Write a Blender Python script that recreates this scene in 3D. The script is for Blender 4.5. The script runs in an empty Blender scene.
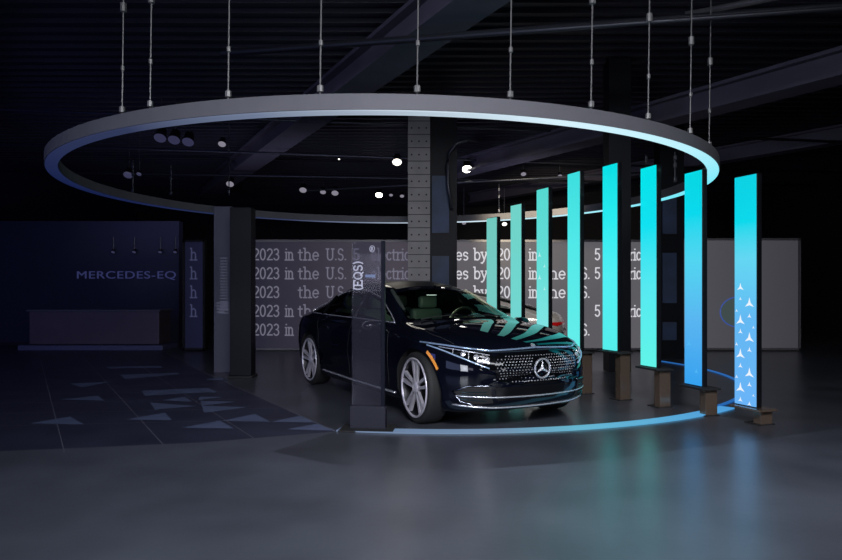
import bpy, bmesh, math, random
import numpy as np
from mathutils import Vector, Matrix
from mathutils.bvhtree import BVHTree
random.seed(7)
C = bpy.context.scene.collection
PI = math.pi
F, H0, HC = 660.0, 291.0, 1.352      # focal length in px, horizon row, eye height


# ---------------------------------------------------------------- helpers
def lin(c):
    c /= 255.0
    return c / 12.92 if c <= .04045 else ((c + .055) / 1.055) ** 2.4


def col(r, g, b):
    return (lin(r), lin(g), lin(b), 1.0)


def at(px, py, Y):
    """photo pixel at depth Y"""
    return Vector(((px - 421) / F * Y, Y, HC + (H0 - py) / F * Y))


def ground(px, py, z=0.0):
    Y = F * (HC - z) / (py - H0)
    return Vector(((px - 421) / F * Y, Y, z))


def mat(name, base=(.5, .5, .5, 1), rough=.5, metal=0.0, coat=0.0, emit=None, es=0.0, spec=.5,
        noise=None, bump=None, alpha=None, coat_rough=.03):
    m = bpy.data.materials.new(name)
    m.use_nodes = True
    nt = m.node_tree
    b = nt.nodes['Principled BSDF']
    b.inputs['Base Color'].default_value = base
    b.inputs['Roughness'].default_value = rough
    b.inputs['Metallic'].default_value = metal
    b.inputs['Coat Weight'].default_value = coat
    b.inputs['Coat Roughness'].default_value = coat_rough
    b.inputs['Specular IOR Level'].default_value = spec
    if emit:
        b.inputs['Emission Color'].default_value = emit
        b.inputs['Emission Strength'].default_value = es
    if noise:
        sc, amt = noise
        tc = nt.nodes.new('ShaderNodeTexCoord')
        n = nt.nodes.new('ShaderNodeTexNoise')
        n.inputs['Scale'].default_value = sc
        n.inputs['Detail'].default_value = 6
        nt.links.new(tc.outputs['Object'], n.inputs['Vector'])
        r = nt.nodes.new('ShaderNodeValToRGB')
        r.color_ramp.elements[0].position = .3
        r.color_ramp.elements[1].position = .7
        r.color_ramp.elements[0].color = tuple(x * (1 - amt) for x in base[:3]) + (1,)
        r.color_ramp.elements[1].color = tuple(min(1, x * (1 + amt)) for x in base[:3]) + (1,)
        nt.links.new(n.outputs['Fac'], r.inputs['Fac'])
        nt.links.new(r.outputs['Color'], b.inputs['Base Color'])
    if bump:
        sc, st = bump
        tc = nt.nodes.new('ShaderNodeTexCoord')
        n = nt.nodes.new('ShaderNodeTexNoise')
        n.inputs['Scale'].default_value = sc
        n.inputs['Detail'].default_value = 5
        nt.links.new(tc.outputs['Object'], n.inputs['Vector'])
        bp = nt.nodes.new('ShaderNodeBump')
        bp.inputs['Strength'].default_value = st
        bp.inputs['Distance'].default_value = .02
        nt.links.new(n.outputs['Fac'], bp.inputs['Height'])
        nt.links.new(bp.outputs['Normal'], b.inputs['Normal'])
    return m


def emitter(name, c, s):
    return mat(name, (0, 0, 0, 1), .5, emit=c, es=s)


def glass(name, tint, trans, rough=.02, add=None):
    """tinted see-through sheet: part transparent, part glossy"""
    m = bpy.data.materials.new(name)
    m.use_nodes = True
    nt = m.node_tree
    nt.nodes.clear()
    out = nt.nodes.new('ShaderNodeOutputMaterial')
    t = nt.nodes.new('ShaderNodeBsdfTransparent')
    t.inputs['Color'].default_value = trans
    p = nt.nodes.new('ShaderNodeBsdfPrincipled')
    p.inputs['Base Color'].default_value = tint
    p.inputs['Roughness'].default_value = rough
    p.inputs['Coat Weight'].default_value = 1
    mx = nt.nodes.new('ShaderNodeMixShader')
    fr = nt.nodes.new('ShaderNodeFresnel')
    fr.inputs['IOR'].default_value = 1.5
    ma = nt.nodes.new('ShaderNodeMath')
    ma.operation = 'ADD'
    ma.use_clamp = True
    ma.inputs[1].default_value = add if add is not None else .08
    nt.links.new(fr.outputs[0], ma.inputs[0])
    nt.links.new(ma.outputs[0], mx.inputs[0])
    nt.links.new(t.outputs[0], mx.inputs[1])
    nt.links.new(p.outputs[0], mx.inputs[2])
    nt.links.new(mx.outputs[0], out.inputs['Surface'])
    return m


def link(name, bm, m, parent=None, smooth=False, normals=True):
    me = bpy.data.meshes.new(name)
    if normals:
        bmesh.ops.recalc_face_normals(bm, faces=bm.faces)
    bm.to_mesh(me)
    bm.free()
    for x in (m if isinstance(m, (list, tuple)) else [m]):
        me.materials.append(x)
    if smooth:
        for p in me.polygons:
            p.use_smooth = True
    o = bpy.data.objects.new(name, me)
    C.objects.link(o)
    if parent:
        o.parent = parent
    return o


def tag(o, label=None, cat=None, group=None, kind=None):
    if label:
        o['label'] = label
    if cat:
        o['category'] = cat
    if group:
        o['group'] = group
    if kind:
        o['kind'] = kind
    return o


def empty(name, loc, rz=0.0, label=None, cat=None, group=None):
    o = bpy.data.objects.new(name, None)
    C.objects.link(o)
    o.location = loc
    o.rotation_euler = (0, 0, rz)
    return tag(o, label, cat, group)


def box(bm, c, s, M=None, bev=0.0, mi=0):
    r = bmesh.ops.create_cube(bm, size=1.0)
    T = Matrix.Translation(Vector(c)) @ Matrix.Diagonal((*s, 1))
    if M is not None:
        T = M @ T
    bmesh.ops.transform(bm, matrix=T, verts=r['verts'])
    fs = {f for v in r['verts'] for f in v.link_faces}
    for f in fs:
        f.material_index = mi
    if bev:
        es = list({e for v in r['verts'] for e in v.link_edges})
        bmesh.ops.bevel(bm, geom=es, offset=bev, segments=2, affect='EDGES', profile=.5)


def tube(bm, pts, r, n=8, cap=True, closed=False, mi=0):
    pts = [Vector(p) for p in pts]
    rings = []
    N = len(pts)
    up = Vector((0, 0, 1))
    for i, p in enumerate(pts):
        if closed:
            d = pts[(i + 1) % N] - pts[i - 1]
        else:
            d = pts[min(i + 1, N - 1)] - pts[max(i - 1, 0)]
        d.normalize()
        a = d.cross(up if abs(d.z) < .95 else Vector((1, 0, 0))).normalized()
        b = d.cross(a).normalized()
        rr = r[i] if isinstance(r, (list, tuple)) else r
        rings.append([bm.verts.new(p + a * rr * math.cos(2 * PI * k / n) + b * rr * math.sin(2 * PI * k / n)) for k in range(n)])
    for i in range(N if closed else N - 1):
        A, B = rings[i], rings[(i + 1) % N]
        for k in range(n):
            f = bm.faces.new((A[k], A[(k + 1) % n], B[(k + 1) % n], B[k]))
            f.material_index = mi
    if cap and not closed:
        bm.faces.new(rings[0])
        bm.faces.new(rings[-1][::-1])


def lathe(bm, prof, n=32, M=None, close=False):
    """prof: (radius, height) spun about local z"""
    rings = []
    for r, h in prof:
        ring = []
        for k in range(n):
            a = 2 * PI * k / n
            v = Vector((r * math.cos(a), r * math.sin(a), h))
            ring.append(bm.verts.new(M @ v if M else v))
        rings.append(ring)
    P = len(prof)
    for i in range(P if close else P - 1):
        A, B = rings[i], rings[(i + 1) % P]
        for k in range(n):
            bm.faces.new((A[k], A[(k + 1) % n], B[(k + 1) % n], B[k]))
    if not close:
        bm.faces.new(rings[0][::-1])
        bm.faces.new(rings[-1])


def copy_tree(o, parent=None, swap=None):
    c = o.copy()
    C.objects.link(c)
    c.parent = parent
    if swap and c.type == 'MESH':
        for s in c.material_slots:
            if s.material and s.material.name in swap:
                m = swap[s.material.name]
                s.link = 'OBJECT'
                s.material = m
    for ch in [x for x in bpy.data.objects if x.parent == o and x != c]:
        copy_tree(ch, c, swap)
    return c


# ---------------------------------------------------------------- materials
M_floor = mat('polished_dark_stone', col(62, 64, 72), .28, spec=.8, noise=(1.3, .28), bump=(9, .04))
M_floor_out = mat('matte_dark_stone', col(74, 78, 88), .31, spec=1.0, noise=(1.1, .25), bump=(14, .05))
M_floor_left = mat('dark_tile', col(46, 48, 66), .42, spec=.4, noise=(1.8, .2))
M_inlay = mat('blue_grey_inlay', col(84, 94, 122), .45, noise=(5, .15))
M_seam = mat('pale_metal_seam', col(120, 122, 136), .4, metal=.4)
M_wall = mat('hall_wall_paint', col(20, 20, 28), .8, noise=(.6, .15))
M_wall_navy = mat('navy_tinted_wall', col(34, 36, 66), .8, noise=(.5, .12))  # navy cast over the left side put into the wall colour
M_ceil = mat('dark_metal_deck', col(44, 44, 54), .6, metal=.2, noise=(.8, .2))
M_beam = mat('painted_steel', col(82, 79, 94), .6, noise=(2, .15))
M_black = mat('black_casing', col(10, 11, 15), .35, coat=.3)
M_blackmatte = mat('black_matte', col(9, 9, 11), .8)
M_ring = mat('brushed_grey_metal', col(88, 88, 94), .6, metal=.0, spec=.3, noise=(3, .06))
M_frame = mat('screen_frame_grey', col(104, 102, 106), .5, metal=.2)
M_bronze = mat('bronze_mirror', col(126, 108, 94), .18, metal=.7)
M_steel = mat('galvanised_rod', col(120, 120, 120), .5, metal=.6)
M_cable = mat('dark_pipe', col(60, 62, 70), .4, metal=.5)
M_totem = mat('graphite_panel', col(80, 80, 92), .35, coat=.3)
M_colgrey = mat('grey_stone_tile', col(120, 118, 118), .55, noise=(3, .12))
M_coldark = mat('dark_column_panel', col(11, 13, 20), .5, spec=.15)
M_colpane = mat('blue_column_pane', col(30, 48, 78), .6, noise=(2, .3))
M_letter = emitter('screen_letter', col(208, 207, 214), 1.0)
M_letter_dim = emitter('dim_screen_letter', col(54, 56, 84), 1.0)
M_sign = emitter('dim_wall_sign', col(42, 46, 84), 1.0)


# ---------------------------------------------------------------- room
def plane_obj(name, v, m, kind='structure', z_thick=None):
    bm = bmesh.new()
    bm.faces.new([bm.verts.new(p) for p in v])
    return tag(link(name, bm, m, normals=False), kind=kind)


XL, XR, YF, YB, ZC = -13.0, 13.0, -5.0, 30.0, 5.3


def slab(name, lo, hi, m):
    bm = bmesh.new()
    lo, hi = Vector(lo), Vector(hi)
    box(bm, (lo + hi) / 2, hi - lo)
    return tag(link(name, bm, m), kind='structure')


# floor: one slab with the stone zones, the seams and the triangle inlay laid into it
bm = bmesh.new()
box(bm, (0, (YF + YB) / 2, -.1), (XR - XL, YB - YF, .2))


def flat(bm, pts, z, mi):
    a = sum(pts[i].x * pts[(i + 1) % len(pts)].y - pts[(i + 1) % len(pts)].x * pts[i].y for i in range(len(pts)))
    if a < 0:
        pts = pts[::-1]
    f = bm.faces.new([bm.verts.new((p.x, p.y, z)) for p in pts])
    f.material_index = mi


c0 = ground(336, 432)
# front apron (in front of the light arc) and left tiled zone
apr_l, apr_r = ground(200, 443), ground(762, 440)
apr_m = ground(590, 461)
flat(bm, [Vector((XL, -5, 0)), Vector((XR, -5, 0)), Vector((XR, 9.2, 0)), Vector((4.6, 6.75, 0)), apr_r, apr_m,
          Vector((.3, 4.95, 0)), Vector((-.7, 5.15, 0)), Vector((-1.25, 5.55, 0)), c0, apr_l, Vector((-5.5, 5.1, 0)), Vector((XL, 3.6, 0))], .001, 1)
left_far = ground(196, 369)
flat(bm, [c0, left_far, Vector((-6.8, 16.5, 0)), Vector((XL, 16.5, 0)), Vector((XL, 3.7, 0)), Vector((-5.5, 5.15, 0)), apr_l], .0015, 2)
TRI = [[(222, 421), (255, 414), (270, 422)], [(271, 422), (300, 416), (316, 422.5)], [(287, 429.5), (317, 424), (337, 431)],
       [(202, 406), (247, 407.5), (204, 413)], [(200, 401), (235, 402), (202, 406)], [(200, 397), (224, 397), (198, 400.5)],
       [(195, 392), (206, 389), (216, 393)], [(205, 380), (219, 377.5), (228, 381)], [(141, 391), (207, 388), (217, 392), (145, 396)],
       [(162, 400.5), (185, 397), (192, 402)], [(125, 420), (165, 413), (172, 420.5)], [(182, 428), (220, 421), (234, 429)],
       [(120, 375), (177, 373), (180, 374.5), (125, 379.5)], [(105, 367), (160, 366), (163, 368), (110, 369)],
       [(150, 403), (196, 406.5), (155, 410)], [(60, 400), (98, 396), (104, 401)], [(70, 384), (112, 382), (82, 388)],
       [(30, 424), (70, 417), (84, 425)]]
for i, t in enumerate(TRI):
    flat(bm, [ground(*p) for p in t], .0025 + i * .0002, 3)


def seam(a, b, w=.012, mi=4, z=.003):
    d = (b - a).normalized()
    n = Vector((-d.y, d.x, 0)) * w / 2
    flat(bm, [a - n, b - n, b + n, a + n], z, mi)


seam(c0, left_far)
seam(left_far, ground(180, 364))
seam(c0, apr_l)
seam(apr_l, Vector((-5.5, 5.15, 0)))
e1 = (left_far - c0)
e2 = Vector((-1, -.22, 0)).normalized()
for i in range(1, 9):
    p = c0 + e1 * (i / 8.0)
    seam(p, p + Vector((-9, -1.2 + .1 * i, 0)), .008)
for i in range(1, 7):
    a = c0 + (apr_l - c0) * (i * .62)
    seam(a, a + e1.normalized() * 9, .008)
floor = tag(link('floor', bm, [M_floor, M_floor_out, M_floor_left, M_inlay, M_seam], normals=False), kind='structure')

# ceiling with deck ribs
bm = bmesh.new()
box(bm, (0, (YF + YB) / 2, ZC + .1), (XR - XL, YB - YF, .2))
y = 2.0
while y < YB:
    box(bm, (0, y, ZC - .035), (XR - XL, .10, .07))
    y += .33
tag(link('ceiling', bm, M_ceil), kind='structure')
slab('wall_back', (XL, YB, 0), (XR, YB + .2, ZC), M_wall)
slab('wall_left', (XL - .2, YF, 0), (XL, YB, ZC), M_wall_navy)
slab('wall_right', (XR, YF, 0), (XR + .2, YB, ZC), M_wall)
slab('wall_front', (XL, YF - .2, 0), (XR, YF, ZC), M_wall)

# ceiling beams, ducts, pipes
def beam_between(name, a, b, w, h, m, bevel=0.0):
    a, b = Vector(a), Vector(b)
    d = b - a
    L = d.length
    bm = bmesh.new()
    M = Matrix.Translation((a + b) / 2) @ d.to_track_quat('X', 'Z').to_matrix().to_4x4()
    box(bm, (0, 0, 0), (L, w, h * .14), M @ Matrix.Translation((0, 0, -h * .43)))
    box(bm, (0, 0, 0), (L, w, h * .14), M @ Matrix.Translation((0, 0, h * .43)))
    box(bm, (0, 0, 0), (L, w * .5, h * .8), M)
    return tag(link(name, bm, m), kind='structure')


beam_between('ceiling_beam', (-7.8, 24.0, 4.95), (3.5, 2.3, 4.95), .6, .45, M_beam)
beam_between('ceiling_beam', (-10.5, 14.2, 4.95), (-5.5, 6.2, 4.95), .4, .4, M_beam)
beam_between('ceiling_beam', (.8, 17.5, 4.55), (6.2, 9.0, 4.55), .5, .4, M_beam)
beam_between('ceiling_beam', (2.0, 26, 5.0), (13, 11, 5.0), .4, .4, M_beam)


def pipe(name, pts, r, m, label, cat, group=None):
    bm = bmesh.new()
    tube(bm, pts, r, 8)
    return tag(link(name, bm, m, smooth=True), label, cat, group)


for i, (a, b, r, lab) in enumerate([
    ((-11.5, 11.8, 4.75), (12.0, 15.4, 4.75), .03, 'thin dark pipe crossing the ceiling behind the grey ring front'),
    ((-11.5, 14.2, 4.6), (12.0, 18.2, 4.6), .03, 'thin dark pipe running behind the three paired oval spotlights'),
    ((-11.5, 17.6, 4.55), (12.0, 20.0, 4.55), .035, 'dark pipe above the spotlights over the text wall'),
    ((-2.6, 9.0, 4.6), (9.5, 6.6, 4.6), .05, 'bluish cable tray pipe just above the ring front, upper of two'),
    ((-2.6, 8.6, 4.45), (9.5, 6.3, 4.45), .03, 'thinner bluish pipe just above the ring front, lower of two'),
    ((3.2, 8.0, 4.7), (9.0, 5.6, 5.0), .04, 'pale pipe rising towards the ceiling corner above the right ring end'),
    ((-3.0, 17.4, 4.0), (6.5, 15.2, 4.15), .025, 'thin pale conduit between the paved column and the turquoise slats'),
]):
    pipe('ceiling_pipe', [a, b], r, M_steel if i == 5 else M_cable, lab, 'pipe', 'pipes under the ceiling')
cp = [at(452, 208, 13.2), at(448, 185, 13.2), at(447, 165, 13.2), at(449, 152, 13.2), at(456, 144, 13.2), at(468, 140, 13.2), at(480, 141, 13.3)]
pipe('curved_conduit', cp, .035, M_cable, 'curved grey conduit bending along the top of the tiled column', 'pipe')

# ---------------------------------------------------------------- suspended light ring
RH = 1.47
RC = Vector((-.32 * RH, 6.80 * RH, 0))
RR = 2.96 * RH + .05
RZ = HC + RH + .03
bm = bmesh.new()
N = 160
prof = [(0, 0), (.15, 0), (.15, .13), (0, .13)]


def spin(bm, prof, a0, a1, n, centre, R, z, closed=True, mi=0):
    rings = []
    for k in range(n + (0 if closed else 1)):
        a = a0 + (a1 - a0) * k / n
        rings.append([bm.verts.new((centre.x + (R + p[0]) * math.cos(a), centre.y + (R + p[0]) * math.sin(a), z + p[1])) for p in prof])
    m = len(rings)
    for k in range(m if closed else m - 1):
        A, B = rings[k], rings[(k + 1) % m]
        for j in range(len(prof)):
            f = bm.faces.new((A[j], A[(j + 1) % len(prof)], B[(j + 1) % len(prof)], B[j]))
            f.material_index = mi
    if not closed:
        bm.faces.new(rings[0])
        bm.faces.new(rings[-1][::-1])


ring = empty('light_ring', (RC.x, RC.y, RZ), label='large round grey ring hanging under the ceiling with a glowing white underside', cat='ceiling light')
bm = bmesh.new()
spin(bm, prof, 0, 2 * PI, N, Vector((0, 0, 0)), RR, 0)
link('ring_frame', bm, M_ring, ring, smooth=False)
# LED strip in the underside; left darkening painted into its glow, pale cyan right
M_led = emitter('ring_led', (1, 1, 1, 1), 1.0)
nt = M_led.node_tree
tc = nt.nodes.new('ShaderNodeTexCoord')
sx = nt.nodes.new('ShaderNodeSeparateXYZ')
mr = nt.nodes.new('ShaderNodeMapRange')
mr.inputs['From Min'].default_value = -4.5
mr.inputs['From Max'].default_value = 4.5
rp = nt.nodes.new('ShaderNodeValToRGB')
e = rp.color_ramp.elements
e[0].position = 0.0
e[0].color = col(20, 30, 70)
e[1].position = 1.0
e[1].color = col(120, 235, 250)
for p, c in ((.25, (48, 56, 88)), (.40, (110, 122, 148)), (.52, (170, 184, 200)), (.68, (215, 238, 250)), (.85, (190, 240, 252))):
    x = e.new(p)
    x.color = col(*c)
nt.links.new(tc.outputs['Object'], sx.inputs[0])
nt.links.new(sx.outputs['X'], mr.inputs['Value'])
nt.links.new(mr.outputs[0], rp.inputs[0])
nt.links.new(rp.outputs[0], nt.nodes['Principled BSDF'].inputs['Emission Color'])
bm = bmesh.new()
spin(bm, [(.008, 0), (.142, 0), (.142, -.010), (.008, -.010)], 0, 2 * PI, N, Vector((0, 0, 0)), RR, -.002)
link('led_strip', bm, M_led, ring)
# suspension rods (pixel columns where they meet the ring)
for px, near in ((122, 1), (150, 1), (228, 1), (320, 1), (417, 1), (510, 1), (591, 1), (648, 1), (690, 1), (709, 1)):
    # intersect view column with circle, take the near side
    k = (px - 421) / F
    A = k * k + 1
    B = -2 * (k * RC.x + RC.y)
    D = RC.x ** 2 + RC.y ** 2 - (RR + .075) ** 2
    disc = B * B - 4 * A * D
    Y = (-B - math.sqrt(max(disc, 0))) / (2 * A)
    p = Vector((k * Y - RC.x, Y - RC.y, 0))
    bm = bmesh.new()
    tube(bm, [p + Vector((0, 0, .13)), p + Vector((.03, 0, ZC - RZ))], .007, 6)
    for zz, rr, hh in ((.16, .028, .06), (.55, .018, .05), (1.1, .03, .09)):
        lathe(bm, [(.004, zz), (rr, zz + .01), (rr, zz + hh), (.004, zz + hh + .01)], 8, Matrix.Translation((p.x + .03 * zz / 2.5, p.y, 0)))
    link('suspension_rod', bm, M_steel, ring, smooth=False)

# ---------------------------------------------------------------- floor light arc
FC, FR = Vector((.25, 11.05, 0)), 4.66
M_arc = emitter('floor_arc_led', (1, 1, 1, 1), 1.0)
nt = M_arc.node_tree
tc = nt.nodes.new('ShaderNodeTexCoord')
sx = nt.nodes.new('ShaderNodeSeparateXYZ')
mr = nt.nodes.new('ShaderNodeMapRange')
mr.inputs['From Min'].default_value = -1.0
mr.inputs['From Max'].default_value = 4.0
rp = nt.nodes.new('ShaderNodeValToRGB')
e = rp.color_ramp.elements
e[0].position, e[0].color = 0, col(96, 112, 144)
e[1].position, e[1].color = 1, col(70, 150, 220)
x = e.new(.35)
x.color = col(112, 142, 172)
x = e.new(.5)
x.color = col(100, 178, 205)
x = e.new(.75)
x.color = col(84, 165, 215)
nt.links.new(tc.outputs['Object'], sx.inputs[0])
nt.links.new(sx.outputs['X'], mr.inputs['Value'])
nt.links.new(mr.outputs[0], rp.inputs[0])
nt.links.new(rp.outputs[0], nt.nodes['Principled BSDF'].inputs['Emission Color'])
a_left = math.atan2(c0.y - FC.y, c0.x - FC.x)
p_r = ground(735, 409)
a_r = math.atan2(p_r.y - FC.y, p_r.x - FC.x)
bm = bmesh.new()
spin(bm, [(0, 0), (.17, 0), (.17, .012), (0, .012)], a_left, a_r, 60, FC, FR, .003, closed=False)
tag(link('floor_light_arc', bm, M_arc), 'glowing blue light strip curving across the floor in front of the dark car', 'light strip')
bm = bmesh.new()
spin(bm, [(0, 0), (.05, 0), (.05, .012), (0, .012)], a_r + .012, .35, 30, FC, FR - .05, .003, closed=False)
M_arc2 = emitter('blue_floor_line', col(40, 110, 190), .8)
tag(link('floor_light_line', bm, M_arc2), 'thin blue light line on the floor curving back behind the turquoise slats', 'light strip')

# ---------------------------------------------------------------- slats
SL = [  # px of lit face left, right, top (mid), dark side width, colours top/mid/low
    (735, 756, 176, [(0, (0, 208, 226)), (.2, (0, 216, 234)), (.36, (98, 214, 242)), (.62, (98, 184, 242)), (1, (104, 178, 246))]),
    (685, 701.5, 172, [(0, (0, 214, 226)), (.2, (0, 216, 236)), (.42, (80, 212, 240)), (.7, (88, 180, 240)), (1, (50, 160, 238))]),
    (641, 656, 167, [(0, (0, 226, 232)), (.3, (10, 224, 240)), (.6, (84, 232, 240)), (1, (96, 244, 232))]),
    (603, 617, 165, [(0, (0, 222, 228)), (.3, (40, 236, 240)), (.6, (80, 240, 244)), (1, (84, 238, 236))]),
    (568, 579.5, 173, [(0, (60, 222, 222)), (.4, (80, 232, 232)), (1, (100, 238, 234))]),
    (537, 548, 189, [(0, (84, 216, 208)), (.5, (104, 222, 216)), (1, (140, 232, 234))]),
    (511, 521, 205, [(0, (112, 210, 200)), (.5, (112, 214, 206)), (1, (120, 210, 210))]),
    (487, 496.5, 218, [(0, (112, 200, 190)), (.5, (118, 202, 196)), (1, (110, 190, 190))]),
]
SH = 2.36
names = ['turquoise light slat patterned with white three-pointed stars, nearest the camera',
         'blue light slat standing directly left of the star-patterned slat',
         'turquoise light slat in front of the dark column with blue panes',
         'tall cyan light slat standing against the plain black column',
         'cyan light slat just beyond the nose of the dark car',
         'pale turquoise light slat with a few faint stars above the car hood',
         'narrow pale turquoise slat beside the smallest slat, second farthest of the row',
         'smallest and farthest pale turquoise slat, behind the car windscreen edge']


def star_shape(bm, c, ax, az, s, nrm, mi=0):
    """three-pointed star with concave sides in the plane ax/az"""
    ctr = bm.verts.new(c + nrm)
    ring_ = []
    for k in range(6):
        a = PI / 2 + k * PI / 3
        r = s if k % 2 == 0 else s * .26
        ring_.append(bm.verts.new(c + nrm + ax * r * math.cos(a) + az * r * math.sin(a)))
    for k in range(6):
        f = bm.faces.new((ctr, ring_[k], ring_[(k + 1) % 6]))
        f.material_index = mi


M_white = emitter('white_star', col(236, 244, 252), 1.0)
M_pale = emitter('pale_star', col(190, 238, 240), 1.0)
for k, (pl, pr, pt, ramp) in enumerate(SL):
    Y = 6.8 + .499 * k
    W = .27
    # find yaw so that the projected width matches: right edge at pr is nearer
    best = None
    for i in range(200):
        th = math.radians(25 + 60 * i / 199)       # angle of the face from frontal
        Yr = Y - W / 2 * math.sin(th)
        Yl = Y + W / 2 * math.sin(th)
        Xc = ((pl + pr) / 2 - 421) / F * Y
        xr = F * (Xc + W / 2 * math.cos(th)) / Yr
        xl = F * (Xc - W / 2 * math.cos(th)) / Yl
        e_ = abs((xr - xl) - (pr - pl))
        if best is None or e_ < best[0]:
            best = (e_, th)
    th = best[1]
    Xc = ((pl + pr) / 2 - 421) / F * Y
    zt = HC + (H0 - pt) / F * Y
    zb = zt - SH if k > 3 else HC - ([405, 384.5, 366, 350][k] - H0) / F * Y
    face_dir = Vector((math.cos(th), -math.sin(th), 0))     # along face, towards its nearer (right) edge
    nrm = Vector((-math.sin(th), -math.cos(th), 0))         # towards the car / camera
    T = .065
    root = empty('light_tower', (Xc, Y, 0), 0, names[k], 'light panel', 'upright light slats beside the car')
    Mx = Matrix(((face_dir.x, nrm.x, 0, 0), (face_dir.y, nrm.y, 0, 0), (0, 0, 1, 0), (0, 0, 0, 1)))
    bm = bmesh.new()
    box(bm, (0, -T / 2 - .004, (zt + zb) / 2), (W + .012, T, zt - zb + .02), Mx, bev=.004)
    link('casing', bm, M_black, root)
    # lit face
    m = emitter('slat_glow', (1, 1, 1, 1), 1.0)
    nt = m.node_tree
    tc = nt.nodes.new('ShaderNodeTexCoord')
    sx = nt.nodes.new('ShaderNodeSeparateXYZ')
    mr = nt.nodes.new('ShaderNodeMapRange')
    mr.inputs['From Min'].default_value = zt
    mr.inputs['From Max'].default_value = zb
    rp = nt.nodes.new('ShaderNodeValToRGB')
    el = rp.color_ramp.elements
    el[0].position, el[0].color = ramp[0][0], col(*ramp[0][1])
    el[1].position, el[1].color = ramp[-1][0], col(*ramp[-1][1])
    for p, c in ramp[1:-1]:
        q = el.new(p)
        q.color = col(*c)
    nt.links.new(tc.outputs['Object'], sx.inputs[0])
    nt.links.new(sx.outputs['Z'], mr.inputs['Value'])
    nt.links.new(mr.outputs[0], rp.inputs[0])
    nt.links.new(rp.outputs[0], nt.nodes['Principled BSDF'].inputs['Emission Color'])
    bm = bmesh.new()
    box(bm, (0, .002, (zt + zb) / 2), (W, .01, zt - zb), Mx)
    link('glowing_face', bm, m, root)
    ax, az = face_dir, Vector((0, 0, 1))
    if k == 0:
        for side, py, s_ in ((1, 301.5, .066), (-1, 319, .066), (1, 336, .066), (-1, 353, .066), (1, 371, .066), (-1, 387, .066), (-1, 285.5, .05),
                             (1, 314, .03), (-1, 330, .034), (1, 347.6, .034), (-1, 364.5, .034), (1, 382, .034), (-1, 398.5, .034), (1, 401, .03),
                             (-1, 297, .022), (-2, 309, .02), (-2, 343, .024), (2, 325, .02), (-2, 376, .024), (2, 392, .018)):
            bm = bmesh.new()
            xo = side * .058 if abs(side) == 1 else side * .054
            star_shape(bm, ax * xo + az * (HC - (py + 2 - H0) * Y / F), ax, az, s_, nrm * .009)
            link('star', bm, M_white, root, normals=False)
    if k in (5, 1):
        fs = M_pale if k == 5 else emitter('faint_star', col(84, 186, 244), 1.0)
        for j in range(4 if k == 5 else 2):
            bm = bmesh.new()
            star_shape(bm, ax * ((-1) ** j * .06) + az * (zb + (.95 + .16 * j if k == 5 else .15 + .3 * j)), ax, az, .05 if j % 2 else .035, nrm * .009)
            link('star', bm, fs, root, normals=False)
    # foot: ledge plate and bronze mirror post
    bm = bmesh.new()
    box(bm, (.06, -T / 2, zb - .02), (W + .12, .24, .022), Mx, bev=.005)
    link('ledge', bm, M_blackmatte if k else M_bronze, root)
    bm = bmesh.new()
    box(bm, (.13, -T / 2 - .06, (zb - .03) / 2), (.10, .15, zb - .034), Mx, bev=.004)
    link('foot_post', bm, M_bronze, root)
    bm = bmesh.new()
    box(bm, (.10, -T / 2 - .05, .005), (.20, .20, .010), Mx)
    link('foot_plate', bm, M_blackmatte, root)

# ---------------------------------------------------------------- slab serif stroke lettering for the screens
def arc(cx, cy, rx, ry, a0, a1, n=9):
    return [(cx + rx * math.cos(math.radians(a0 + (a1 - a0) * i / n)), cy + ry * math.sin(math.radians(a0 + (a1 - a0) * i / n))) for i in range(n + 1)]


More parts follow.
